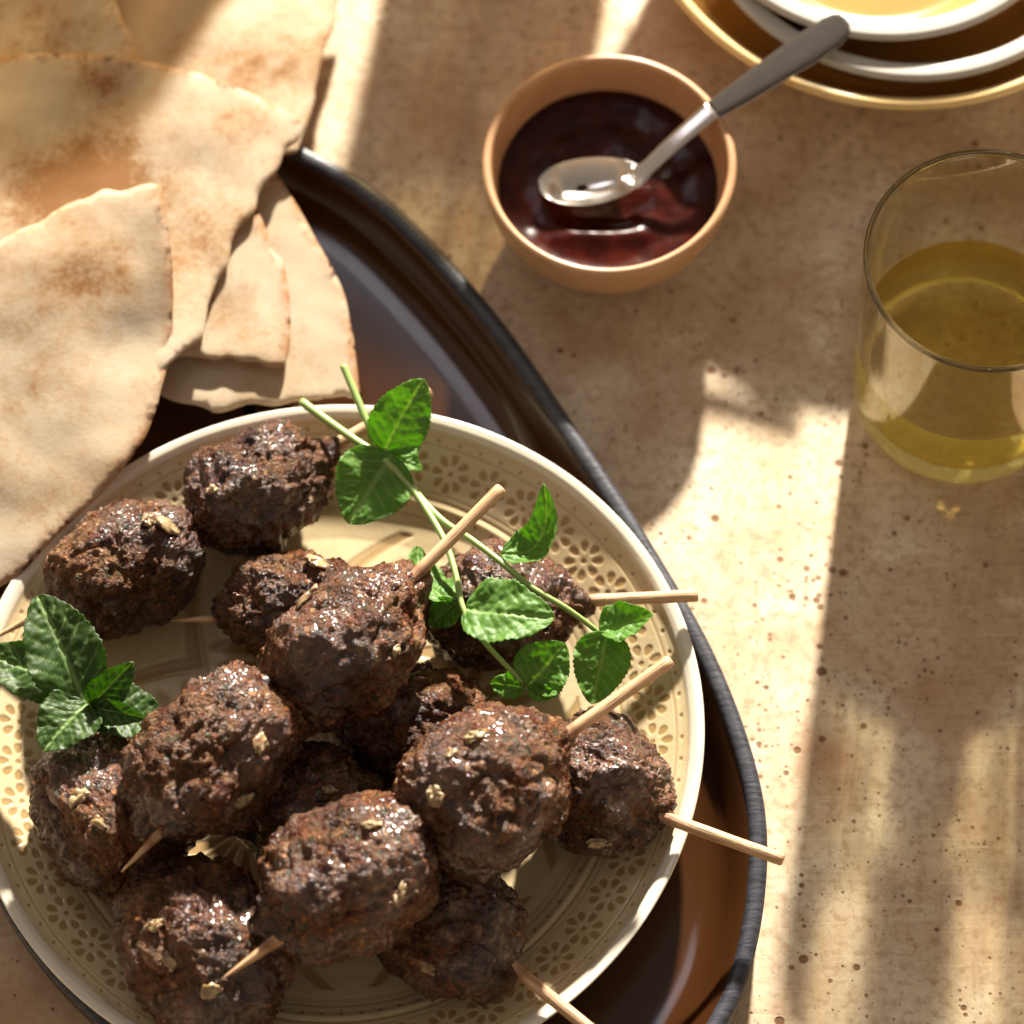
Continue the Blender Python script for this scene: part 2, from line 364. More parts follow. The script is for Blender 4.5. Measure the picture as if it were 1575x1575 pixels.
# ------------------------------------------------------------------ tray
tray_pts = [(-0.0727, 0.1282), (-0.0407, 0.1064), (-0.0059, 0.0651), (0.0238, 0.0178), (0.0465, -0.0214), (0.0647, -0.0575), (0.0763, -0.0928),
            (0.0797, -0.121), (0.0759, -0.1529), (0.0663, -0.1789), (0.045, -0.208), (0.005, -0.232), (-0.045, -0.236), (-0.092, -0.214),
            (-0.1281, -0.1789), (-0.1458, -0.1600), (-0.1600, -0.1390), (-0.176, -0.105), (-0.188, -0.055), (-0.190, 0.0), (-0.180, 0.055), (-0.158, 0.105), (-0.128, 0.134), (-0.100, 0.140)]
oc = catmull(tray_pts, 12, True)
def offset(poly, d):
    T = np.roll(poly, -1, 0) - np.roll(poly, 1, 0); T /= np.linalg.norm(T, axis=1)[:, None]
    Nn = np.stack([T[:, 1], -T[:, 0]], 1)
    if (Nn * (poly - poly.mean(0))).sum() < 0: Nn = -Nn
    for _ in range(4): Nn = (np.roll(Nn, 1, 0) + Nn + np.roll(Nn, -1, 0)); Nn /= np.linalg.norm(Nn, axis=1)[:, None]
    return poly - Nn * d
def loop_loft(name, prof, mat, parent, capend=False):
    n = len(oc); V = []; 
    for d, z in prof: V.append(np.c_[offset(oc, d), np.full(n, z)])
    V = np.concatenate(V); Fl = []
    for k in range(len(prof) - 1):
        for i in range(n):
            j = (i + 1) % n; Fl.append((k * n + i, k * n + j, (k + 1) * n + j, (k + 1) * n + i))
    if capend:
        c = len(V); V = np.r_[V, [[*oc.mean(0), prof[-1][1]]]]; b = (len(prof) - 1) * n
        for i in range(n): Fl.append((b + i, b + (i + 1) % n, c))
    return mesh(name, V, Fl, mat, parent)
s = MT('charcoal_rim'); n = s.noise(300, 4, 0.6, s.mapping((0.5, 3.0, 1), (0, 0, 0.9)))
s.inp('Base Color', s.mix(s.ramp(n, (0.35, 0), (0.65, 1)), (0.016, 0.017, 0.024), (0.05, 0.052, 0.065))).inp('Roughness', 0.42)
s.bump(n, 0.00025, 0.6); M['rim'] = s.m
s = MT('brown_lacquer'); n = s.noise(200, 4, 0.6, s.mapping((6, 0.3, 1))); n2 = s.noise(12, 3, .5)
s.inp('Base Color', s.mix(s.ramp(n2, (0.3, 0), (0.7, 1)), (0.050, 0.018, 0.005), (0.034, 0.012, 0.004)))
s.inp('Roughness', s.ramp(n, (0.3, 0.13), (0.7, 0.18))).inp('Coat Weight', 0.0).inp('Coat Roughness', 0.15); s.bump(n, 0.00006, 0.12); M['lacquer'] = s.m
tray = thing('tray', (-0.05, -0.05, 0), 'large oval brown lacquered tray with charcoal rim under the patterned plate', 'tray')
loop_loft('rim', [(0.004, 0.0), (0.0008, 0.006), (0.0, 0.0165), (0.0006, 0.0178), (0.002, 0.0183), (0.0042, 0.0183), (0.0054, 0.0176), (0.0058, 0.0168)], M['rim'], tray)
loop_loft('basin', [(0.0058, 0.0168), (0.0080, 0.0150), (0.0115, 0.0095), (0.0145, 0.0062), (0.0185, 0.0045), (0.024, 0.004), (0.05, 0.004)], M['lacquer'], tray, True)

# ------------------------------------------------------------------ patterned plate
PC = np.array([-0.0556, -0.0880]); PR = 0.1144; PZ = 0.0045
def plate_height(r):
    xs = np.array([0, 0.050, 0.074, 0.082, 0.088, 0.100, 0.1085, 0.1125, 0.1144]); zs = np.array([0.0055, 0.0057, 0.0064, 0.0080, 0.0105, 0.0155, 0.0195, 0.0222, 0.0226])
    return np.interp(r, xs, zs)
def emboss(x, y):
    r = np.hypot(x, y); a = np.arctan2(y, x); rec = np.zeros_like(r)
    # flower band
    NF = 47; k = np.round(a / (2 * np.pi / NF)); da = a - k * 2 * np.pi / NF
    R0 = 0.0993; u = (r - R0) * 1.0; v = da * R0; fr = np.hypot(u, v); fa = np.arctan2(v, u)
    kk = np.round(fa / (np.pi / 4)); pa = fa - kk * np.pi / 4
    px_ = fr * np.cos(pa) - 0.0044; py_ = fr * np.sin(pa)
    wd = 0.00120 * (1 + 0.28 * px_ / 0.0016)
    pet = smooth(1.15, 0.8, np.hypot(px_ / 0.0018, py_ / np.maximum(wd, 1e-5)))
    cen = smooth(1.2, 0.8, fr / 0.00085)
    rec = np.maximum(rec, np.maximum(pet, cen) * (np.abs(r - R0) < 0.0066))
    for RD, ND, rd in ((0.1082, 94, 0.00062), (0.0872, 90, 0.0007)):
        ka = np.round(a / (2 * np.pi / ND)); dd = np.hypot(r - RD, (a - ka * 2 * np.pi / ND) * RD)
        rec = np.maximum(rec, smooth(1.2, 0.75, dd / rd))
    for RL, wl, am in ((0.1066, 0.0004, 0.45), (0.0905, 0.00045, 0.6), (0.0925, .0003, .3), (0.0845, 0.0005, 0.45)):
        rec = np.maximum(rec, am * smooth(1.4, 0.6, np.abs(r - RL) / wl))
    # pointed arches with palmettes round the well
    NA = 7; off = 0.30; k = np.round((a - off) / (2 * np.pi / NA)); da = a - off - k * 2 * np.pi / NA
    X = r * np.cos(da); Y = np.abs(r * np.sin(da)); inside = (r < 0.0785)
    r0_ = r; r = r * 0.93; X = X * 0.93; Y = Y * 0.93
    tt = np.clip((X - 0.028) / 0.0485, 0, 1)
    for t, wl, am in ((0.0, 0.0009, 0.9), (-0.0026, 0.0005, 0.5), (0.0026, 0.0011, 0.7)):
        Yc = (0.0235 + t) * (1 - tt ** 2.0) ** 0.72
        dA = np.abs(Y - Yc) / np.sqrt(1 + (1.4 * tt) ** 2)
        rec = np.maximum(rec, am * smooth(1.3, 0.7, dA / wl) * inside * (X > 0.026) * (X < 0.0765 + t))
    fr = np.hypot(X - 0.034, Y); fa = np.arctan2(Y, X - 0.034)
    kk = np.clip(np.round(fa / 0.42), 0, 4); pa = fa - kk * 0.42 + 0.12 * np.sin(fr * 150) * (kk > 0)
    L = 0.0185 - 0.0024 * kk; pu = (fr - 0.0065 - L * 0.55) / (L * 0.55); pv = fr * np.sin(pa) / (0.0021 * (1 + 0.35 * pu))
    rec = np.maximum(rec, 0.95 * smooth(1.2, 0.75, np.hypot(pu, pv)) * inside * (fa < 2.0) * (X > .028))
    # scrolls nearer the centre
    sx_, sy_ = X - 0.030, Y - 0.0075; sr = np.hypot(sx_, sy_); sa = np.arctan2(sy_, sx_)
    spi = np.abs(((sr - 0.0009 * sa / 1.0) / 0.0034) % 1.0 - 0.5)
    rec = np.maximum(rec, 0.7 * smooth(0.20, 0.10, spi) * (sr < 0.0082) * (r < 0.042))
    kk = np.round(a / (2 * np.pi / 12)); pa = a - kk * 2 * np.pi / 12
    rec = np.maximum(rec, 0.8 * smooth(1.15, 0.8, np.hypot((r - 0.010) / 0.006, r * np.sin(pa) / 0.0018)) * (r < 0.018))
    return np.clip(rec, 0, 1)
na, nr = 1500, 300
rr = np.concatenate([np.linspace(0.0005, 0.080, 130, endpoint=False), np.linspace(0.080, 0.1090, 130, endpoint=False), np.linspace(0.109, PR, 12)])
aa = np.linspace(0, 2 * np.pi, na, endpoint=False)
A_, R_ = np.meshgrid(aa, rr, indexing='ij'); X_ = R_ * np.cos(A_); Y_ = R_ * np.sin(A_)
rec = emboss(X_.ravel(), Y_.ravel())
lipv = smooth(0.1100, 0.1110, R_.ravel())
Z_ = plate_height(R_.ravel()) - rec * np.where(R_.ravel() < .083, 0.00038, 0.00024) + lipv * 0.0006
Z_ += 0.0006 * np.exp(-((R_.ravel() - 0.0885) / 0.0012) ** 2)
Z_ += fbm(np.c_[X_.ravel() * 30, Y_.ravel() * 30, X_.ravel() * 0], 2) * 0.0005
wob = (0.0009 * np.sin(2 * A_ + 1) + 0.0006 * np.sin(3 * A_)).ravel() * (R_.ravel() / PR) ** 4
V = np.c_[X_.ravel() + wob * np.cos(A_.ravel()), Y_.ravel() + wob * np.sin(A_.ravel()), Z_ + PZ]
m = len(rr)
under = [(0.1151, 0.0230), (0.1149, 0.0218), (0.1138, 0.0206), (0.105, 0.0150), (0.090, 0.0085), (0.080, 0.0035), (0.070, 0.0016), (0.066, 0.0), (0.061, 0.0), (0.060, 0.002), (0.0005, 0.002)]
Vu = []; 
w0 = (0.0009 * np.sin(2 * aa + 1) + 0.0006 * np.sin(3 * aa))
for r_, z_ in under:
    q_ = r_ + w0 * (r_ / PR) ** 4; Vu.append(np.c_[q_ * np.cos(aa), q_ * np.sin(aa), np.full(na, z_ + PZ)])
Vu = np.stack(Vu, 1); mu_ = len(under)
Vall = np.concatenate([V.reshape(na, m, 3), Vu], 1).reshape(-1, 3); mt = m + mu_
i = np.arange(na)[:, None]; j = np.arange(mt - 1)[None]; i2 = (i + 1) % na
Fc = np.stack([i * mt + j, i * mt + j + 1, i2 * mt + j + 1, i2 * mt + j], -1).reshape(-1, 4)
Vall[:, 0] += PC[0]; Vall[:, 1] += PC[1]
plate = mesh('patterned_plate', Vall, Fc, M['plate'])
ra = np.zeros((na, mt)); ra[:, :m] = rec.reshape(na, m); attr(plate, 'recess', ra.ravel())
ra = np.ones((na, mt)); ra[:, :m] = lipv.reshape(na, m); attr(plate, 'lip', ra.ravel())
shift_origin(plate, (PC[0], PC[1], PZ))
tag(plate, 'round cream stoneware plate with embossed flower border holding the meat skewers', 'plate')

# ------------------------------------------------------------------ kofta skewers
bm = bmesh.new(); bmesh.ops.create_icosphere(bm, subdivisions=6, radius=1.0); bm.verts.ensure_lookup_table()
ICO = np.array([v.co[:] for v in bm.verts]); ICOF = np.array([[v.index for v in f.verts] for f in bm.faces]); bm.free()
def kofta(parent, c, axis, a, b, seed, flat=0.92, bend=0.0):
    ax = Vector(axis).normalized(); sd = ax.cross(Vector((0, 0, 1))).normalized(); up = sd.cross(ax).normalized()
    a *= 0.97; b *= 0.91; p = ICO.copy(); e = 2.15
    nrm = (np.abs(p) ** e).sum(1) ** (1 / e); q = p / nrm[:, None]
    taper = 1 + 0.10 * q[:, 0] * (1 if seed % 2 else -1)
    # a rounded loaf that narrows where the stick goes in
    q[:, 1] *= taper; q[:, 2] *= taper
    s0 = seed * 7.31
    P3 = q * np.array([a, b, b]) ; r = (a * b * b) ** (1 / 3)
    d = 0.0034 * fbm(P3 / 0.020 + s0, 2) + 0.0013 * fbm(P3 / 0.0075 + s0 * 2, 2)
    d = d - 0.0013 * smooth(0.14, 0.0, np.abs(perlin(P3 / np.array([0.020, 0.011, 0.011]) + 51 + s0))) + 0.0008 * perlin(P3 / 0.0048 + s0 * 5)
    n3 = perlin(P3 / 0.0024 + s0 * 3); n4 = perlin(P3 / 0.0012 + s0); n5 = perlin(P3 / np.array([0.009, 0.004, 0.004]) + 40 + s0)
    crumb = 0.00085 * (np.abs(n3) * 2.0 - 0.5) + 0.00050 * (np.abs(n4) * 2 - .5) - 0.00035 * smooth(0.30, 0.6, n5) - 0.0007 * smooth(0.16, 0.0, np.abs(perlin(P3 / 0.0085 + 70 + s0))) * smooth(0.0, 0.5, perlin(P3 / 0.014 + 30 + s0))
    sel = smooth(-0.5, 0.4, perlin(P3 / 0.012 + s0 + 9))
    d = d + crumb * (0.55 + 0.6 * sel)
    nn = q / np.array([a, b, b]); nn /= np.linalg.norm(nn, axis=1)[:, None]
    P3 = P3 + nn * d[:, None]
    P3[:, 0] += np.sign(q[:, 0]) * a * 0.13 * smooth(0.93, 1.0, np.abs(q[:, 0]))
    P3[:, 2] *= flat; P3[:, 1] += bend * (P3[:, 0] / a) ** 2
    mtx = np.array([ax[:], sd[:], up[:]])
    V = P3 @ mtx + np.array(c[:])
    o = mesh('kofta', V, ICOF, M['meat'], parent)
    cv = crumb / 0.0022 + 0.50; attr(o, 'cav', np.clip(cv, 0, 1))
    shift_w = Vector(c); o.data.transform(Matrix.Translation(-(shift_w))); o.matrix_world = Matrix.Translation(shift_w)
    return o, V
def stick(parent, p0, p1, r, tip_at_0=True, burn=()):
    p0 = Vector(p0); p1 = Vector(p1); L = (p1 - p0).length; n = 60; d = (p1 - p0).normalized()
    ts = np.linspace(0, 1, n); ts = np.unique(np.concatenate([ts, np.linspace(0, 0.028 / L, 8)])); n = len(ts)
    rad = np.full(n, r)
    if tip_at_0: rad = r * np.clip(0.14 + 0.86 * (ts * L / 0.020), 0.12, 1)
    rad = rad * (1 + 0.02 * np.sin(ts * 40))
    if not tip_at_0: rad = np.full(n, r)
    ex = d.to_track_quat('X', 'Z').to_matrix().to_4x4(); Mx = Matrix.Translation(p0) @ ex
    ts2 = np.append(ts, 1.0 + 0.0004 / L); rad2 = np.append(rad, r * 0.82)
    pts = np.c_[ts2 * L, np.zeros(n + 1), np.zeros(n + 1)]
    o = tube('wooden_stick', pts, rad2, M['wood'], parent, 14)
    bv = np.zeros(len(o.data.vertices)); xs = np.repeat(pts[:, 0], 14)
    for b_, w_ in burn: bv = np.maximum(bv, np.exp(-((xs - b_) / w_) ** 2) * 0.8)
    attr(o, 'burn', bv)
    o.parent = parent; o.matrix_world = Mx
    return o
BVH = []
def skewer(label, ks, e0, e1, tip0=True, r=0.0020, group='kofta skewers on the plate', base=None):
    """ks: list of (px,py,z,a,b,seed); e0/e1: (px,py,z) of the stick's ends"""
    cs = [P(k[0], k[1], k[2]) for k in ks]
    ax = cs[1] - cs[0] if len(cs) > 1 else P(*e1) - P(*e0)
    root = thing('kofta_skewer', (sum((c for c in cs), Vector()) / len(cs)), label, 'skewer', group)
    p0, p1 = P(*e0), P(*e1)
    L = (p1 - p0).length; d = (p1 - p0).normalized()
    burns = []
    for c, k in zip(cs, ks):
        t = (c - p0).dot(d); burns += [(t - k[3] - .001, 0.0025), (t + k[3] + .001, 0.0025)]
    stick(root, p0, p1, r, tip0, burns)
    out = []
    for c, k in zip(cs, ks):
        o, V = kofta(root, c, d, k[3], k[4], k[5]); out.append(o)
        BVH.append((o, BVHTree.FromPolygons([tuple(v) for v in V[:]], [tuple(f) for f in ICOF.tolist()]) if False else (o, V)))
    return out
S = {}
S[1] = skewer('skewer lying alone across the upper left of the plate',
       [(187, 873, .033, .0265, .0228, 1), (400, 752, .033, .0260, .0225, 2)], (-15, 985, .030), (660, 602, .036))
S[4] = skewer('skewer lying level under the mint, stick end topmost over the right rim',
       [(455, 935, .031, .0228, .0208, 3), (772, 938, .031, .0258, .0224, 4)], (262, 955, .028), (1072, 916, .034))
S[5] = skewer('lower layer skewer whose stick reaches past the tray at lower right',
       [(625, 1112, .030, .0262, .0218, 5), (925, 1204, .031, .0224, .0230, 6)], (500, 1070, .030), (1203, 1322, .0345))
S[6] = skewer('lower skewer whose stick runs off the bottom edge of the photo',
       [(478, 1250, .030, .0236, .0235, 7), (690, 1430, .030, .0256, .0224, 8)], (400, 1175, .030), (960, 1625, .033))
S[7] = skewer('skewer at the left rim with both stick ends hidden in its two koftas',
       [(165, 1250, .033, .0282, .0244, 9), (312, 1462, .033, .0300, .0266, 10)], (125, 1195, .033), (370, 1545, .033))
S[2] = skewer('top layer skewer with its blunt end crossing over the mint stems',
       [(325, 1165, .055, .0312, .0232, 11), (532, 992, .057, .0300, .0238, 12)], (187, 1341, .0545), (770, 752, .066))
S[3] = skewer('frontmost top layer skewer, blunt end just below the mint leaves',
       [(532, 1353, .054, .0302, .0252, 13), (746, 1210, .055, .0294, .0258, 14)], (340, 1507, .0565), (1030, 1017, .061))
def onion(sk, k, px, py, L, W, ang, col=None):
    o = S[sk][k]; Vw = np.array([o.matrix_world @ v.co for v in o.data.vertices[::1]]) if False else None
    me = o.data; n = len(me.vertices); co = np.empty(n * 3, np.float32); me.vertices.foreach_get('co', co); co = co.reshape(-1, 3) + np.array(o.matrix_world.translation)
    C0, d = RAY(px, py); C0 = np.array(C0); d = np.array(d)
    rel = co - C0; t = rel @ d; perp = np.linalg.norm(rel - t[:, None] * d, axis=1)
    near = np.where(perp < 0.0012)[0]
    if len(near) == 0: near = np.argsort(perp)[:5]
    h = near[np.argmin(t[near])]; hit = C0 + d * t[h]
    cen = np.array(o.matrix_world.translation); nrm = Vector(hit - cen).normalized()
    q = ICO_S * np.array([L * 1.1, W * 1.45, 0.0011]); q = q + np.stack([0.0018 * perlin(ICO_S * 1.9 + px), .0015 * perlin(ICO_S * 1.6 + 9 + py), .0006 * perlin(ICO_S * 1.6 + 5)], 1); hit = hit - np.array(nrm[:]) * 0.0007
    xa = Vector((math.cos(ang), math.sin(ang), 0)); ya = nrm.cross(xa).normalized(); xa = ya.cross(nrm)
    V = q @ np.array([xa[:], ya[:], nrm[:]]) + hit
    ob = mesh('onion_piece', V, ICO_SF, M['onion'], o)
    ob.matrix_parent_inverse = Matrix.Identity(4); ob.matrix_basis = o.matrix_world.inverted(); return ob
bm = bmesh.new(); bmesh.ops.create_icosphere(bm, subdivisions=3, radius=1.0)
ICO_S = np.array([v.co[:] for v in bm.verts]); ICO_SF = np.array([[v.index for v in f.verts] for f in bm.faces]); bm.free()
bpy.context.view_layer.update()
for a_ in ((1, 0, 262, 806, .0042, .0022, .2), (1, 0, 232, 800, .0022, .0014, 1.), (2, 0, 405, 1140, .0042, .0015, .9), (4, 0, 488, 862, .0036, .0020, -.2), (2, 1, 470, 915, .0040, .0010, .9),
           (3, 0, 618, 1376, .0033, .0013, 1.2), (7, 0, 120, 1226, .0033, .0016, .5), (7, 1, 255, 1480, .0030, .0014, -.8), (7, 1, 325, 1528, .0028, .0022, 0.2),
           (7, 1, 232, 1422, .0028, .0013, -.1), (6, 1, 655, 1488, .0030, .0012, -1.2), (3, 1, 668, 1226, .0026, .0022, 0.), (3, 1, 730, 1130, .0026, .0012, 0.6),
           (2, 0, 375, 1235, .0028, .0012, .5), (5, 1, 920, 1300, .0035, .0014, .2), (3, 0, 575, 1265, .0033, .0013, .5), (1, 1, 325, 755, .0016, .0012, 0), (7, 0, 155, 1270, .003, .0012, -1),
           (2, 1, 610, 1000, .0018, .001, 1), (3, 1, 690, 1160, .002, .001, .3), (6, 0, 505, 1215, .0022, .0009, 0.2)):
    onion(*a_)

# ------------------------------------------------------------------ flatbread
def bread(name, runs, zf, seed, label, toast, thick=0.0017, wav=0.0022):
    bpts = []; flag = []
    for typ, pts in runs:
        c = catmull(pts, 9)[:-1]
        for k, q in enumerate(c):
            bpts.append(q); flag.append(typ)
    bpts = np.array(bpts); flag = np.array([f == 'c' for f in flag])
    W3 = np.array([P(x, y, zf(x, y))[:] for x, y in bpts])
    # even spacing
    seg = np.linalg.norm(np.roll(W3, -1, 0) - W3, axis=1); cum = np.r_[0, np.cumsum(seg)]; tot = cum[-1]
    n = int(tot / 0.0013); ts = np.linspace(0, tot, n, endpoint=False)
    cl = np.r_[W3, W3[:1]]; B = np.stack([np.interp(ts, cum, cl[:, k]) for k in range(3)], 1)
    idx = np.clip(np.searchsorted(cum, ts, 'right') - 1, 0, len(flag) - 1); fl = flag[idx]
    T = np.roll(B, -1, 0) - np.roll(B, 1, 0); T /= np.linalg.norm(T[:, :2], axis=1)[:, None]; Nn = np.c_[T[:, 1], -T[:, 0]]
    j = perlin(np.c_[ts / 0.009, ts * 0 + seed + .37, ts * 0]) * 0.0011 + perlin(np.c_[ts / 0.0023, ts * 0 + seed + 3.41, ts * 0 + .3]) * 0.0007 * smooth(-.2, .5, perlin(np.c_[ts / 0.013, ts * 0 + seed + 8.2, ts * 0]))
    jj = np.where(fl, j * 0.22, j * 0.75); B[:, :2] += Nn * jj[:, None]
    lo = B[:, :2].min(0); hi = B[:, :2].max(0); st = 0.0022
    gx, gy = np.meshgrid(np.arange(lo[0], hi[0], st), np.arange(lo[1], hi[1], st)); G = np.c_[gx.ravel(), gy.ravel()] + rng.uniform(-.0005, .0005, (gx.size, 2))
    ins = np.zeros(len(G), bool); x0, y0 = B[:, 0], B[:, 1]; x1, y1 = np.roll(x0, -1), np.roll(y0, -1)
    for a in range(len(B)):
        cnd = (y0[a] > G[:, 1]) != (y1[a] > G[:, 1])
        with np.errstate(divide='ignore', invalid='ignore'):
            xi = (x1[a] - x0[a]) * (G[:, 1] - y0[a]) / (y1[a] - y0[a]) + x0[a]
        ins ^= cnd & (G[:, 0] < xi)
    D = np.sqrt(((G[:, None, :] - B[None, :, :2]) ** 2).sum(2)); dm = D.min(1)
    G = G[ins & (dm > 0.0011)]
    pts = [Vector(p) for p in np.r_[B[:, :2], G]]
    nb = len(B)
    res = delaunay_2d_cdt(pts, [(k, (k + 1) % nb) for k in range(nb)], [], 1, 1e-7)
    vs = np.array([v[:] for v in res[0]]); fs = [tuple(f) for f in res[2]]
    # height: plane fitted through the outline + gentle waves
    Am = np.c_[B[:, 0], B[:, 1], B[:, 0] * B[:, 1], np.ones(nb)]; co = np.linalg.lstsq(Am, B[:, 2], rcond=None)[0]
    z = np.c_[vs[:, 0], vs[:, 1], vs[:, 0] * vs[:, 1], np.ones(len(vs))] @ co
    q3 = np.c_[vs / 0.045, np.full(len(vs), seed * 3.1)]
    z = z + wav * perlin(q3) + wav * 0.35 * perlin(np.c_[vs / 0.019, np.full(len(vs), seed * 2.3)]) + 0.00018 * perlin(np.c_[vs / 0.008, np.full(len(vs), seed)])
    Bc = B[fl][:, :2] if fl.any() else B[:, :2] + 9
    dc = np.sqrt(((vs[:, None, :] - Bc[None]) ** 2).sum(2)).min(1)
    db = np.sqrt(((vs[:, None, :] - B[None, :, :2]) ** 2).sum(2)).min(1)
    half = thick / 2 * (0.35 + 0.65 * smooth(0, 0.002, db))
    nv = len(vs); top = np.c_[vs, z + half]; bot = np.c_[vs, z - half]; V = np.r_[top, bot]
    Fl = list(fs) + [tuple(reversed([a + nv for a in f])) for f in fs]
    ec = {}
    for f in fs:
        for a in range(3):
            e = (f[a], f[(a + 1) % 3]); ec[e] = 1
    for (a, b) in list(ec):
        if (b, a) not in ec: Fl.append((b, a, a + nv, b + nv))
    o = mesh(name, V, Fl, M['bread'])
    attr(o, 'edge', np.tile(np.exp(-(dc / 0.0026) ** 2), 2))
    tv = np.zeros(nv)
    for (px, py, rad, k) in toast:
        c = P(px, py, zf(px, py)); tv += k * np.exp(-((vs[:, 0] - c[0]) ** 2 + (vs[:, 1] - c[1]) ** 2) / rad ** 2)
    attr(o, 'toast', np.tile(tv, 2))
    c = V.mean(0); shift_origin(o, (c[0], c[1], V[:, 2].min()))
    tag(o, label, 'flatbread', 'torn flatbread pieces'); return o
bread('flatbread', [('t', [(-90, -90), (120, -95), (345, -95), (545, -80)]), ('t', [(545, -80), (522, 0), (512, 45), (500, 75), (490, 120), (480, 165), (468, 200), (455, 235)]),
                    ('t', [(455, 235), (300, 262), (120, 200), (-20, 60), (-90, -90)])], lambda x, y: .019 + .004 * (y / 200.), 3,
      'broad toasted flatbread at the back, torn right edge on the bare table', [(330, 60, .03, .5), (420, 130, .03, .45), (250, 10, .012, -.9), (350, 5, .008, -.9)])  # negative toast entries put two bright spots of light into the colour
bread('flatbread', [('t', [(-90, -80), (40, -90), (172, -80)]), ('c', [(172, -80), (178, 0), (190, 35), (203, 55), (206, 72), (216, 96), (225, 135)]),
                    ('t', [(225, 135), (100, 185), (-90, 170)]), ('t', [(-90, 170), (-100, 40), (-90, -80)])], lambda x, y: .030, 5,
      'toasted flatbread piece at the top left corner with a crusty right edge', [(30, 30, .03, .5), (130, 60, .03, .3)])
bread('flatbread', [('c', [(420, 258), (450, 303), (480, 357), (503, 398), (516, 422), (531, 456), (538, 492), (546, 535), (553, 603)]),
                    ('t', [(553, 603), (545, 612), (515, 610), (480, 614), (430, 624), (385, 624), (350, 633), (330, 634), (300, 622), (265, 618), (240, 600)]), ('t', [(240, 600), (225, 420), (300, 300), (420, 258)])],
      lambda x, y: .0290 - .003 * (y - 260) / 350., 7, 'pale flatbread lowest on the tray, its lower edge just behind the plate rim', [(350, 400, .02, -.2)], wav=.0010)
bread('flatbread', [('c', [(392, 315), (408, 350), (420, 385), (434, 400), (441, 430), (447, 480), (446, 530), (438, 564)]),
                    ('t', [(438, 564), (408, 565), (398, 556), (370, 556), (350, 548), (330, 553), (290, 548), (240, 545)]), ('t', [(240, 545), (235, 400), (300, 330), (392, 315)])],
      lambda x, y: .0325 - .001 * (y - 310) / 250., 9, 'small narrow flatbread scrap tucked between two bigger pieces, crusty on its right', [(335, 470, .010, .7), (390, 340, .008, .3)], wav=.0012)
bread('flatbread', [('c', [(-80, 115), (0, 92), (60, 85), (100, 84), (160, 86), (200, 90), (300, 112), (350, 130), (400, 150), (440, 170), (469, 187)]),
                    ('t', [(469, 187), (456, 215), (440, 228), (428, 255), (415, 272), (400, 295), (390, 325), (365, 350), (355, 372), (350, 405), (335, 430), (322, 460), (314, 500), (305, 522), (285, 540), (262, 560), (236, 585)]),
                    ('t', [(236, 585), (100, 560), (-60, 430), (-90, 260), (-80, 115)])], lambda x, y: .037 - .001 * (y - 90) / 450., 11,
      'largest toasted flatbread with a rounded crusty top edge and sharp corner at right', [(90, 330, .022, 1.1), (150, 270, .018, 1.0), (155, 130, .012, .8), (320, 300, .022, .4), (300, 400, .02, .55), (230, 260, .015, .3), (360, 190, .012, .35), (400, 180, .008, .3), (20, 160, .02, -.2)], wav=.0022)
bread('flatbread', [('t', [(-60, 405), (0, 376), (30, 352), (60, 340), (78, 325), (105, 312), (135, 306), (160, 292), (185, 295), (215, 288), (248, 287)]),
                    ('c', [(248, 287), (256, 330), (263, 380), (266, 440), (264, 500), (256, 560), (243, 620), (222, 680), (180, 735), (130, 785), (78, 832), (25, 885), (-50, 925)]),
                    ('t', [(-50, 925), (-110, 700), (-60, 405)])], lambda x, y: .0470 - .0185 * (y - 290) / 600., 13,
      'pale floury flatbread quarter in front, its curved crusty side beside the plate rim', [(130, 440, .016, .65), (30, 520, .016, .35), (60, 600, .012, .35), (30, 760, .015, .3), (180, 560, .01, .2)], wav=.0032)

# ------------------------------------------------------------------ sauce bowl
BC = (0.0319, 0.1078)
mb = MT('tan_stoneware'); n = mb.noise(70, 4, .6); n2 = mb.noise(900, 3, .6)
mb.inp('Base Color', mb.mix(mb.ramp(n, (.3, 0), (.7, 1)), (0.52, 0.305, 0.16), (0.46, 0.255, 0.125))).inp('Roughness', 0.38).inp('Coat Weight', .15); mb.bump(n2, .0002, .4); M['bowl'] = mb.m
prof = soften([(0.0005, 0.0015), (0.018, 0.0015), (0.0195, 0.0), (0.0225, 0.0), (0.0245, 0.0022), (0.0320, 0.0105), (0.0378, 0.0220), (0.0408, 0.0350), (0.0416, 0.0440), (0.0411, 0.0458), (0.0400, 0.0463), (0.0390, 0.0456), (0.0386, 0.0435),
               (0.0375, 0.0340), (0.0345, 0.0220), (0.0285, 0.0110), (0.018, 0.0050), (0.0005, 0.0040)], 5)
prof[:, 1] *= 0.875
bowl = lathe('sauce_bowl', prof, M['bowl'], 160, wob=0.006, seed=1); bowl.location = (*BC, 0)
tag(bowl, 'small tan stoneware bowl filled with dark red sauce', 'bowl')
ms = MT('sauce'); n = ms.noise(120, 4, .6)
ms.inp('Base Color', ms.mix(ms.ramp(n, (.4, 0), (.7, 1)), (0.022, 0.0025, 0.0013), (0.055, 0.008, 0.003))).inp('Roughness', 0.24).inp('Specular IOR Level', .2)
ms.inp('Subsurface Weight', .25).inp('Subsurface Scale', 1.0); ms.b.inputs['Subsurface Radius'].default_value = (.004, .0008, .0003)
ms.bump(ms.noise(160, 3, .6), .0003, .3); M['sauce'] = ms.m
na_, nr_ = 200, 90; aa_ = np.linspace(0, 2 * np.pi, na_, endpoint=False); rr_ = np.linspace(0.0, 0.0362, nr_)
A2, R2 = np.meshgrid(aa_, rr_, indexing='ij'); x, y = (R2 * np.cos(A2)).ravel(), (R2 * np.sin(A2)).ravel()
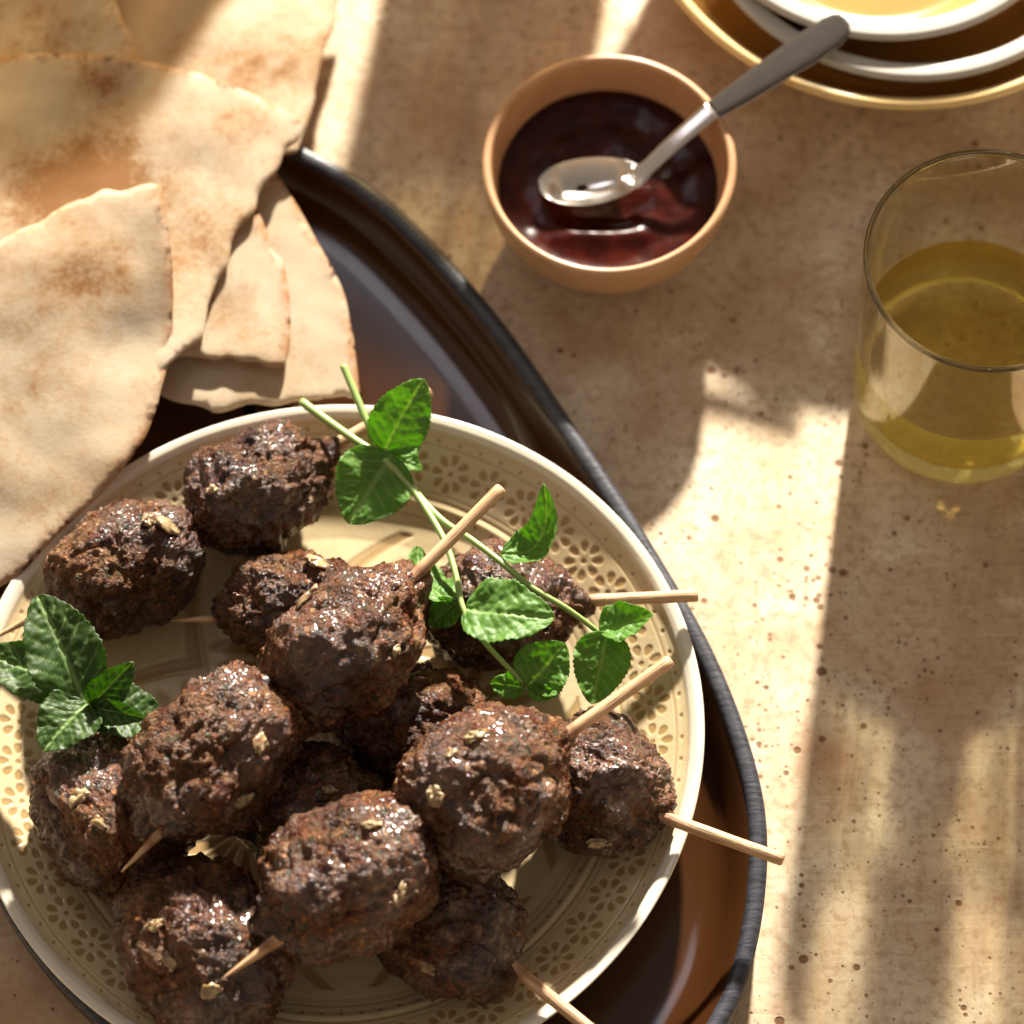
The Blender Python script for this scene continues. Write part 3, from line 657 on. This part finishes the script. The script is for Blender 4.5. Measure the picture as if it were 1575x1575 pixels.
# stirred swirl ridges and a trough left by the spoon
ang = A2.ravel() + 60 * R2.ravel()
z = 0.0243 + 0.0005 * np.sin(R2.ravel() * 420 + 1.2 * np.sin(A2.ravel() + 1)) * smooth(0.004, 0.02, R2.ravel()) + 0.0004 * perlin(np.c_[x / .013, y / .012, x * 0]) + 0.00012 * perlin(np.c_[x / .004, y / .004, x * 0 + 4])
z -= 0.0022 * np.exp(-(((x + .006) / .017) ** 2 + ((y + .010) / .006) ** 2)); z += 0.0014 * np.exp(-(((x + .004) / .02) ** 2 + ((y + .0185) / .003) ** 2))
z += 0.0004 * (R2.ravel() / .036) ** 8
i = np.arange(na_)[:, None]; j = np.arange(nr_ - 1)[None]; i2 = (i + 1) % na_
Fc = np.stack([i * nr_ + j, i * nr_ + j + 1, i2 * nr_ + j + 1, i2 * nr_ + j], -1).reshape(-1, 4)
sa = mesh('sauce', np.c_[x, y, z], Fc, M['sauce']); 
bm = bmesh.new(); bm.from_mesh(sa.data); bmesh.ops.remove_doubles(bm, verts=bm.verts, dist=1e-6)
bd = [e for e in bm.edges if e.is_boundary]; ret = bmesh.ops.extrude_edge_only(bm, edges=bd); vs = [v for v in ret['geom'] if isinstance(v, bmesh.types.BMVert)]
for v in vs: v.co.z = 0.0105; v.co.x *= 0.72; v.co.y *= 0.72
bmesh.ops.contextual_create(bm, geom=[e for e in bm.edges if e.is_boundary]); bm.normal_update(); bm.to_mesh(sa.data); bm.free()
sa.location = (*BC, 0); tag(sa, 'glossy dark red-brown sauce stirred in the small bowl', 'sauce')

# ------------------------------------------------------------------ spoon
def loft(name, cl, side, up, hw, dep, th, mat, parent, nv=21, ridge=0.0):
    """cl centreline points, hw half widths, dep hollow depth, th thickness"""
    V = []; vv = np.linspace(-1, 1, nv)
    for k in range(len(cl)):
        c = cl[k]
        top = [c + side * (v * hw[k]) + up[k] * (-dep[k] * (1 - v * v) + ridge * (1 - abs(v) ** 2.5)) for v in vv]
        bot = [c + side * (v * hw[k] * 0.985) + up[k] * (-dep[k] * (1 - v * v) - th[k] * (1 - 0.75 * v ** 4)) for v in vv[::-1]]
        V += top + bot
    m_ = 2 * nv; n_ = len(cl); Fl = []
    for k in range(n_ - 1):
        for j in range(m_):
            j2 = (j + 1) % m_; Fl.append((k * m_ + j, k * m_ + j2, (k + 1) * m_ + j2, (k + 1) * m_ + j))
    Fl.append(tuple(reversed(range(m_)))); Fl.append(tuple(range((n_ - 1) * m_, n_ * m_)))
    return mesh(name, np.array(V), Fl, mat, parent)
sp0 = P(829, 285, .0290); sp1 = P(984, 268, .0315); sp2 = P(1095, 168, .0425); sp3 = P(1303, 30, .0600)
spoon = thing('spoon', (sp0 + sp1) / 2, 'steel spoon with dark handle resting in the sauce bowl', 'spoon')
M['silver'] = simple('spoon_silver', (0.80, 0.74, 0.66), 0.20, 1.0, nscale=120, var=0.12)
M['horn'] = simple('dark_handle', (0.060, 0.046, 0.035), 0.42, nscale=160, var=0.35, bump=.0001, spec=.6)
path = catmull([np.array(p) for p in (sp0, sp0.lerp(sp1, .5) + Vector((0, 0, -.0005)), sp1, sp1.lerp(sp2, .45) + Vector((0, 0, .001)), sp2)], 16)
d_ = (sp2 - sp1); 
def frames(path):
    T = np.gradient(path, axis=0); T /= np.linalg.norm(T, axis=1)[:, None]
    S_ = np.cross(T, [0, 0, 1]); S_ /= np.linalg.norm(S_, axis=1)[:, None]; U_ = np.cross(S_, T); return S_, U_
def loft2(name, path, hw, dep, th, mat, parent, ridge=0.0, nv=21, edge=0.75):
    S_, U_ = frames(path); V = []; vv = np.sin(np.linspace(-np.pi / 2, np.pi / 2, nv)); m_ = 2 * nv; n_ = len(path); Fl = []
    for k in range(n_):
        V += [path[k] + S_[k] * v * hw[k] + U_[k] * (-dep[k] * (1 - v * v) + ridge * th[k] * (1 - v ** 4)) for v in vv]
        V += [path[k] + S_[k] * v * hw[k] * .99 + U_[k] * (-dep[k] * (1 - v * v) - th[k] * (1 - edge * v ** 6) ) for v in vv[::-1]]
    for k in range(n_ - 1):
        for j in range(m_):
            j2 = (j + 1) % m_; Fl.append((k * m_ + j, k * m_ + j2, (k + 1) * m_ + j2, (k + 1) * m_ + j))
    Fl.append(tuple(reversed(range(m_)))); Fl.append(tuple(range((n_ - 1) * m_, n_ * m_)))
    return mesh(name, np.array(V), Fl, mat, parent)
# bowl of the spoon: axis tip -> neck
nb_ = 60; tB = np.linspace(0, 1, nb_); pb = np.array([np.array(sp0) * (1 - t) + np.array(sp1) * t for t in tB])
hwB = 0.0088 * np.sqrt(np.clip(1 - ((tB - 0.52) / 0.525) ** 2, 0.0004, 1)) * (1 - 0.16 * (tB - .5)) * np.where(tB > .88, 1, 1)
hwB = np.maximum(hwB, np.where(tB > .9, 0.0026, 0.0001)); dB = 0.0052 * (hwB / 0.0088) ** 1.3 * smooth(0, .25, tB) * smooth(1.02, .75, tB)
pb[:, 2] += 0.0008 * np.sin(tB * np.pi) * -1
loft2('spoon_bowl', pb, hwB, dB, np.full(nb_, 0.0009), M['silver'], spoon)
pn = catmull([np.array(sp1.lerp(sp0, .05)), np.array(sp1), np.array(sp1.lerp(sp2, .45)) + np.array([0, 0, .0008]), np.array(sp2)], 14)
tn = np.linspace(0, 1, len(pn)); loft2('neck', pn, np.interp(tn, [0, .15, .3, .45, 1], [.0036, .0052, .0034, .0025, .0033]), np.interp(tn, [0, .3, 1], [.0012, .0002, 0]), np.interp(tn, [0, 1], [.0014, .0020]), M['silver'], spoon, ridge=.3)
ph = np.array([np.array(sp2) * (1 - t) + np.array(sp3) * t for t in np.linspace(0, 1, 50)]); th_ = np.linspace(0, 1, 50)
hwH = np.interp(th_, [0, .03, .3, .7, .88, .95, .985, 1], [.0027, .0033, .0043, .0054, .0052, .0045, .0032, .0012])
loft2('handle', ph, hwH, np.zeros(50), np.full(50, .0020), M['horn'], spoon, ridge=.15, edge=.3)
loft2('handle_edge', ph - np.array([0, 0, .0014]), hwH + .0006, np.zeros(50), np.full(50, .0010), M['silver'], spoon, ridge=0)

# ------------------------------------------------------------------ stacked plates
def dish(name, c, R, z0, h, mats, label, lipw=0.004):
    prof = [(0.0005, .0025), (R * .55, .0025), (R * .56, 0), (R * .62, 0), (R * .64, .003), (R * .80, h * .40), (R * .93, h * .80), (R * .992, h * .97), (R, h), (R - .0008, h + .0014), (R - .002, h + .0018), (R - lipw + .0006, h + .0013), (R - lipw, h),
            (R * .92, h * .72), (R * .80, h * .36 + .003), (R * .66, .0062), (R * .5, .0055), (0.0005, .0055)]
    lipi = (7, 12); pr = soften(prof, 4)
    o = lathe(name, pr, mats, 160, mat_of=lambda k: 0 if k >= 12 * 4 else 1, wob=.003, seed=R * 70); o.location = (*c, z0)
    tag(o, label, 'plate', 'stacked dishes at the upper right'); return o
M['amber'] = simple('amber_glaze', (0.42, 0.20, 0.035), 0.16, coat=.4, nscale=30)
M['amber_rim'] = simple('honey_glaze_rim', (0.80, 0.57, 0.24), 0.25, coat=.3, nscale=60)
M['grey'] = simple('grey_white_glaze', (0.48, 0.455, 0.40), 0.2, coat=.3, nscale=60, var=.08)
M['honey'] = simple('honey_glaze', (0.44, 0.26, 0.085), 0.2, coat=.4, nscale=40)
M['brown_g'] = simple('brown_glaze', (0.42, 0.19, 0.03), 0.18, coat=.4, nscale=30)
dish('dish', (0.1322, 0.2180), 0.0925, 0.0, 0.0445, [M['amber'], M['amber_rim']], 'largest amber glazed plate with honey coloured rim, bottom of the stack')
dish('dish', (0.1335, 0.2070), 0.0730, 0.0145, 0.0340, [M['brown_g'], M['grey']], 'middle brown glazed plate with grey white rim in the stack', .006)
dish('dish', (0.1245, 0.2140), 0.0675, 0.0195, 0.0340, [M['honey'], M['grey']], 'topmost honey coloured plate with broad white rim in the stack', .0065)

# ------------------------------------------------------------------ tumbler and drink
GC = (0.1480, 0.0432)
outer = [(0.0005, 0.0), (0.0290, 0.0), (0.0325, 0.0008), (0.0345, 0.0035), (0.0355, 0.009), (0.0366, 0.030), (0.0378, 0.060), (0.0388, 0.0930), (0.0386, 0.0948), (0.03785, 0.0952), (0.0371, 0.0945), (0.0370, 0.0930),
         (0.0360, 0.060), (0.0353, 0.0410)]
inner = [(0.0353, 0.0410), (0.0349, 0.032), (0.0342, 0.0200), (0.0328, 0.0152), (0.0290, 0.0135), (0.018, 0.0130), (0.0005, 0.0128)]
wall = outer + inner[1:]
M['glass'] = mat_glass('tumbler_glass', (0.975, 0.965, 0.90), 130, trans=0.10, dark=0.8)
gl = lathe('tumbler', soften(outer, 6), M['glass'], 400, flute=0.0006, seed=2); gl.location = (*GC, 0.0003)
tag(gl, 'clear straight sided tumbler part filled with golden drink at the right', 'glass')
# the drink touches the wall: one glass/liquid interface (relative index), one free surface
M['drink_side'] = mat_glass('drink_against_glass', (0.995, 0.93, 0.56), 0, trans=0.3, ior=1.33 / 1.45)
M['drink_top'] = mat_glass('drink_surface', (1.0, 0.98, 0.86), 0, trans=0.2, ior=1.33)
side = soften(inner, 6)[::-1]; npf = len(side) - 1
topl = [(0.0353, 0.0410), (0.0348, 0.0404), (0.0335, 0.0400), (0.0300, 0.0399), (0.0005, 0.0399)]
dk = lathe('drink', np.r_[side, topl[1:]], [M['drink_side'], M['drink_top']], 400, mat_of=lambda k: 0 if k < npf else 1, flute=0.0006, seed=2); dk.location = (*GC, 0.0003)
tag(dk, 'golden yellow drink filling the lower half of the tumbler', 'drink')

# unseen glassware added past the top edge of view for its streaked amber shadow
M['ribbed'] = mat_glass('amber_ribbed_glass', (0.97, 0.86, 0.62), 150, trans=0.45, dark=0.55)
M['shade_carafe'] = mat_glass('shade_carafe_glass', (0.97, 0.86, 0.60), 60, trans=0.72, dark=0.75)
o = lathe('tumbler', soften([(r, z * (1.15 if z > .009 else 1)) for r, z in wall], 4), M['ribbed'], 240, flute=0.0020, seed=1); o.location = (0.012, 0.300, 0.0003)
tag(o, 'unseen amber ribbed tumbler past the top edge, added for its streaked shadow', 'glass')
cf = [(r_, z_ * (0.66 if z_ > .01 else 1)) for r_, z_ in ((0.0005, 0), (0.062, 0), (0.070, .004), (0.073, .02), (0.074, .07), (0.071, .115), (0.060, .15), (0.052, .172), (0.054, .195), (0.0555, .200), (0.0535, .2005), (0.0515, .195), (0.0495, .172), (0.0575, .148), (0.0685, .113), (0.0715, .07), (0.0705, .022), (0.067, .0075), (0.060, .006), (0.0005, .006))]
o = lathe('shade_carafe', soften(cf, 5), M['shade_carafe'], 240, flute=0.0008, seed=3); o.location = (-0.125, 0.350, 0.0003)  # unseen, added so its amber shadow falls on the bread
tag(o, 'unseen broad amber glass vessel past the top edge, added to shade the flatbreads', 'shade_carafe')

# ------------------------------------------------------------------ mint
def leaf(parent, base, tip, width, ctrl=None, roll=0.0, cup=0.25, droop=0.0, nU=54, nV=41, seed=0, twist=0.0):
    b = np.array(P(*base)); t = np.array(P(*tip)); c = np.array(P(*ctrl)) if ctrl else (b + t) / 2 + np.array([0, 0, droop])
    us = np.linspace(0, 1, nU); path = ((1 - us) ** 2)[:, None] * b + (2 * us * (1 - us))[:, None] * c + (us ** 2)[:, None] * t
    L = np.linalg.norm(np.diff(path, axis=0), axis=1).sum(); S_, U_ = frames(path); wpx = width * 1.15 / 4750.0 / 2
    hw = wpx * (np.sin(np.pi * us ** 0.72) ** 0.62) * (1 - 0.10 * us); hw[0] = 0.0004; hw[-1] = 0.00005
    N = 6.5; vv = np.linspace(-1, 1, nV); V = []; vein = []; quilt = []
    UU, VV = np.meshgrid(us, vv, indexing='ij'); a = np.abs(VV)
    ser = 1 + 0.085 * ((UU * 15 + 0.3) % 1.0) * a ** 2
    ph = (UU - 0.30 * a ** 1.25 * (1 - 0.3 * UU)) * N + 0.25 * (VV > 0); fr = np.abs((ph % 1.0) - 0.5) * 2  # 1 at vein
    vn = smooth(0.80, 0.98, fr) * smooth(1.0, 0.75, a) * (a > 0.02); mid = smooth(0.10, 0.02, a * (hw / wpx)[:, None]) 
    vn = np.maximum(vn * 0.8, mid)
    fine = 0.5 + 0.5 * perlin(np.c_[(UU * L / 0.0016).ravel(), (VV * hw[:, None] / 0.0016).ravel(), np.full(UU.size, seed * 1.7)]).reshape(UU.shape)
    h = 0.00034 * (1 - fr ** 2) * smooth(0.0, 0.25, a) * smooth(1.05, 0.8, a) + 0.00042 * smooth(0.2, 0.8, fine) - 0.0004 * mid
    edgew = 0.0010 * np.sin(UU * 17 + seed) * a ** 3 + 0.0012 * perlin(np.c_[(UU * 3).ravel(), VV.ravel() * 1.5, np.full(UU.size, seed * 2.1)]).reshape(UU.shape)
    V = np.zeros((nU, nV, 3))
    for k in range(nU):
        ra = roll + twist * us[k]; s_ = S_[k] * math.cos(ra) + U_[k] * math.sin(ra); u_ = -S_[k] * math.sin(ra) + U_[k] * math.cos(ra)
        x = VV[k] * hw[k] * ser[k]; zz = cup * wpx * (VV[k] ** 2) * (hw[k] / wpx) + h[k] + edgew[k] * (hw[k] / wpx)
        V[k] = path[k] + x[:, None] * s_ + zz[:, None] * u_
    n = nU * nV; Vt = V.reshape(-1, 3); Vb = (V - U_[:, None, :] * 0.00022).reshape(-1, 3)
    i = np.arange(nU - 1)[:, None]; j = np.arange(nV - 1)[None]
    q = np.stack([i * nV + j, (i + 1) * nV + j, (i + 1) * nV + j + 1, i * nV + j + 1], -1).reshape(-1, 4)
    rim = [k * nV for k in range(nU)] + [(nU - 1) * nV + k for k in range(1, nV)] + [k * nV + nV - 1 for k in range(nU - 2, -1, -1)] + [k for k in range(nV - 2, 0, -1)]
    e = np.array([(rim[k], rim[(k + 1) % len(rim)], rim[(k + 1) % len(rim)] + n, rim[k] + n) for k in range(len(rim))])[:, ::-1]
    Fc = np.r_[q, q[:, ::-1] + n, e]
    o = mesh('leaf', np.r_[Vt, Vb], Fc, M[LEAFMAT], parent); attr(o, 'vein', np.tile(vn.ravel(), 2)); attr(o, 'quilt', np.tile(fr.ravel(), 2)); return o
LEAFMAT = 'mint'
def stem(parent, pts, r0, r1):
    c = catmull([np.array(P(*p)) for p in pts], 10); return tube('stem', c, np.linspace(r0, r1, len(c)), M['stem'], parent, 10)
a = thing('mint_sprig', P(640, 760, .036), 'longer mint sprig reaching to the right border, stem passing under the front stick', 'mint')
stem(a, [(528, 562, .047), (548, 610, .046), (568, 655, .045), (592, 690, .044), (640, 757, .045), (680, 800, .048), (725, 830, .052), (775, 868, .055), (820, 905, .055), (870, 935, .052), (915, 968, .047), (938, 990, .044), (946, 1012, .042)], .0013, .0008)
leaf(a, (592, 692, .045), (652, 583, .062), 78, roll=-0.35, cup=.25, seed=1, droop=.003)
leaf(a, (598, 698, .045), (650, 722, .040), 34, roll=.3, seed=2)
leaf(a, (600, 690, .040), (640, 650, .040), 60, roll=-.2, seed=3)
leaf(a, (770, 852, .055), (836, 744, .068), 56, ctrl=(856, 868, .050), roll=.25, seed=4, cup=.5)
leaf(a, (922, 970, .047), (1004, 945, .052), 56, roll=.1, seed=5, droop=-.003, cup=.5)
leaf(a, (934, 972, .047), (910, 1083, .040), 74, roll=.1, seed=6, cup=.35)
b = thing('mint_sprig', P(620, 720, .036), 'shorter mint sprig bending down the middle with three leaves at its lower end', 'mint')
stem(b, [(464, 618, .040), (505, 648, .043), (548, 678, .046), (590, 706, .047), (625, 742, .046), (650, 775, .047), (683, 830, .051), (700, 880, .054), (712, 935, .056), (735, 975, .056), (770, 1015, .053), (808, 1052, .049)], .0014, .0008)
leaf(b, (602, 698, .048), (535, 805, .042), 104, roll=.15, seed=7, cup=.2)
leaf(b, (598, 704, .046), (585, 775, .036), 60, roll=.2, seed=8)
leaf(b, (700, 925, .053), (642, 840, .044), 62, roll=-.5, seed=9, ctrl=(640, 905, .045))
leaf(b, (704, 925, .053), (662, 962, .044), 40, roll=.3, seed=10)
leaf(b, (714, 936, .056), (853, 950, .060), 92, roll=.05, seed=11, cup=.15, ctrl=(780, 945, .062))
leaf(b, (812, 1056, .049), (870, 990, .056), 76, roll=-.1, seed=12, cup=.3)
leaf(b, (808, 1058, .049), (755, 1050, .042), 34, roll=.4, seed=13)
leaf(b, (812, 1060, .049), (858, 1068, .050), 24, roll=-.5, seed=14, cup=.6)
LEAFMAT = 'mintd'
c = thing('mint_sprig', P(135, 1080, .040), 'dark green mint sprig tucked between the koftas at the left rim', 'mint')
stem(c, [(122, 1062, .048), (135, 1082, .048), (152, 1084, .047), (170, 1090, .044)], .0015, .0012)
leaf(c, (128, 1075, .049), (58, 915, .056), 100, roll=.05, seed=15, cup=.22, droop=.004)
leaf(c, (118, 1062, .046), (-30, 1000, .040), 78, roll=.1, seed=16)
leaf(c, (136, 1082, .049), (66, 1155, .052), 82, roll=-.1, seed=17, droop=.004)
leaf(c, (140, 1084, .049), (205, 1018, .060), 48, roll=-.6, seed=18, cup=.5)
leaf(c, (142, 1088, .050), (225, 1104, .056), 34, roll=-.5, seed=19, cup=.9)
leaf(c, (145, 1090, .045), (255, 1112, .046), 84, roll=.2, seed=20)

for o in bpy.data.objects:
    if o.name.split('.')[0] in ('tumbler', 'drink', 'shade_carafe'): o.cycles.is_caustics_caster = True
    if o.name.split('.')[0] in ('table_top', 'flatbread'): o.cycles.is_caustics_receiver = True
ld.cycles.is_caustics_light = True
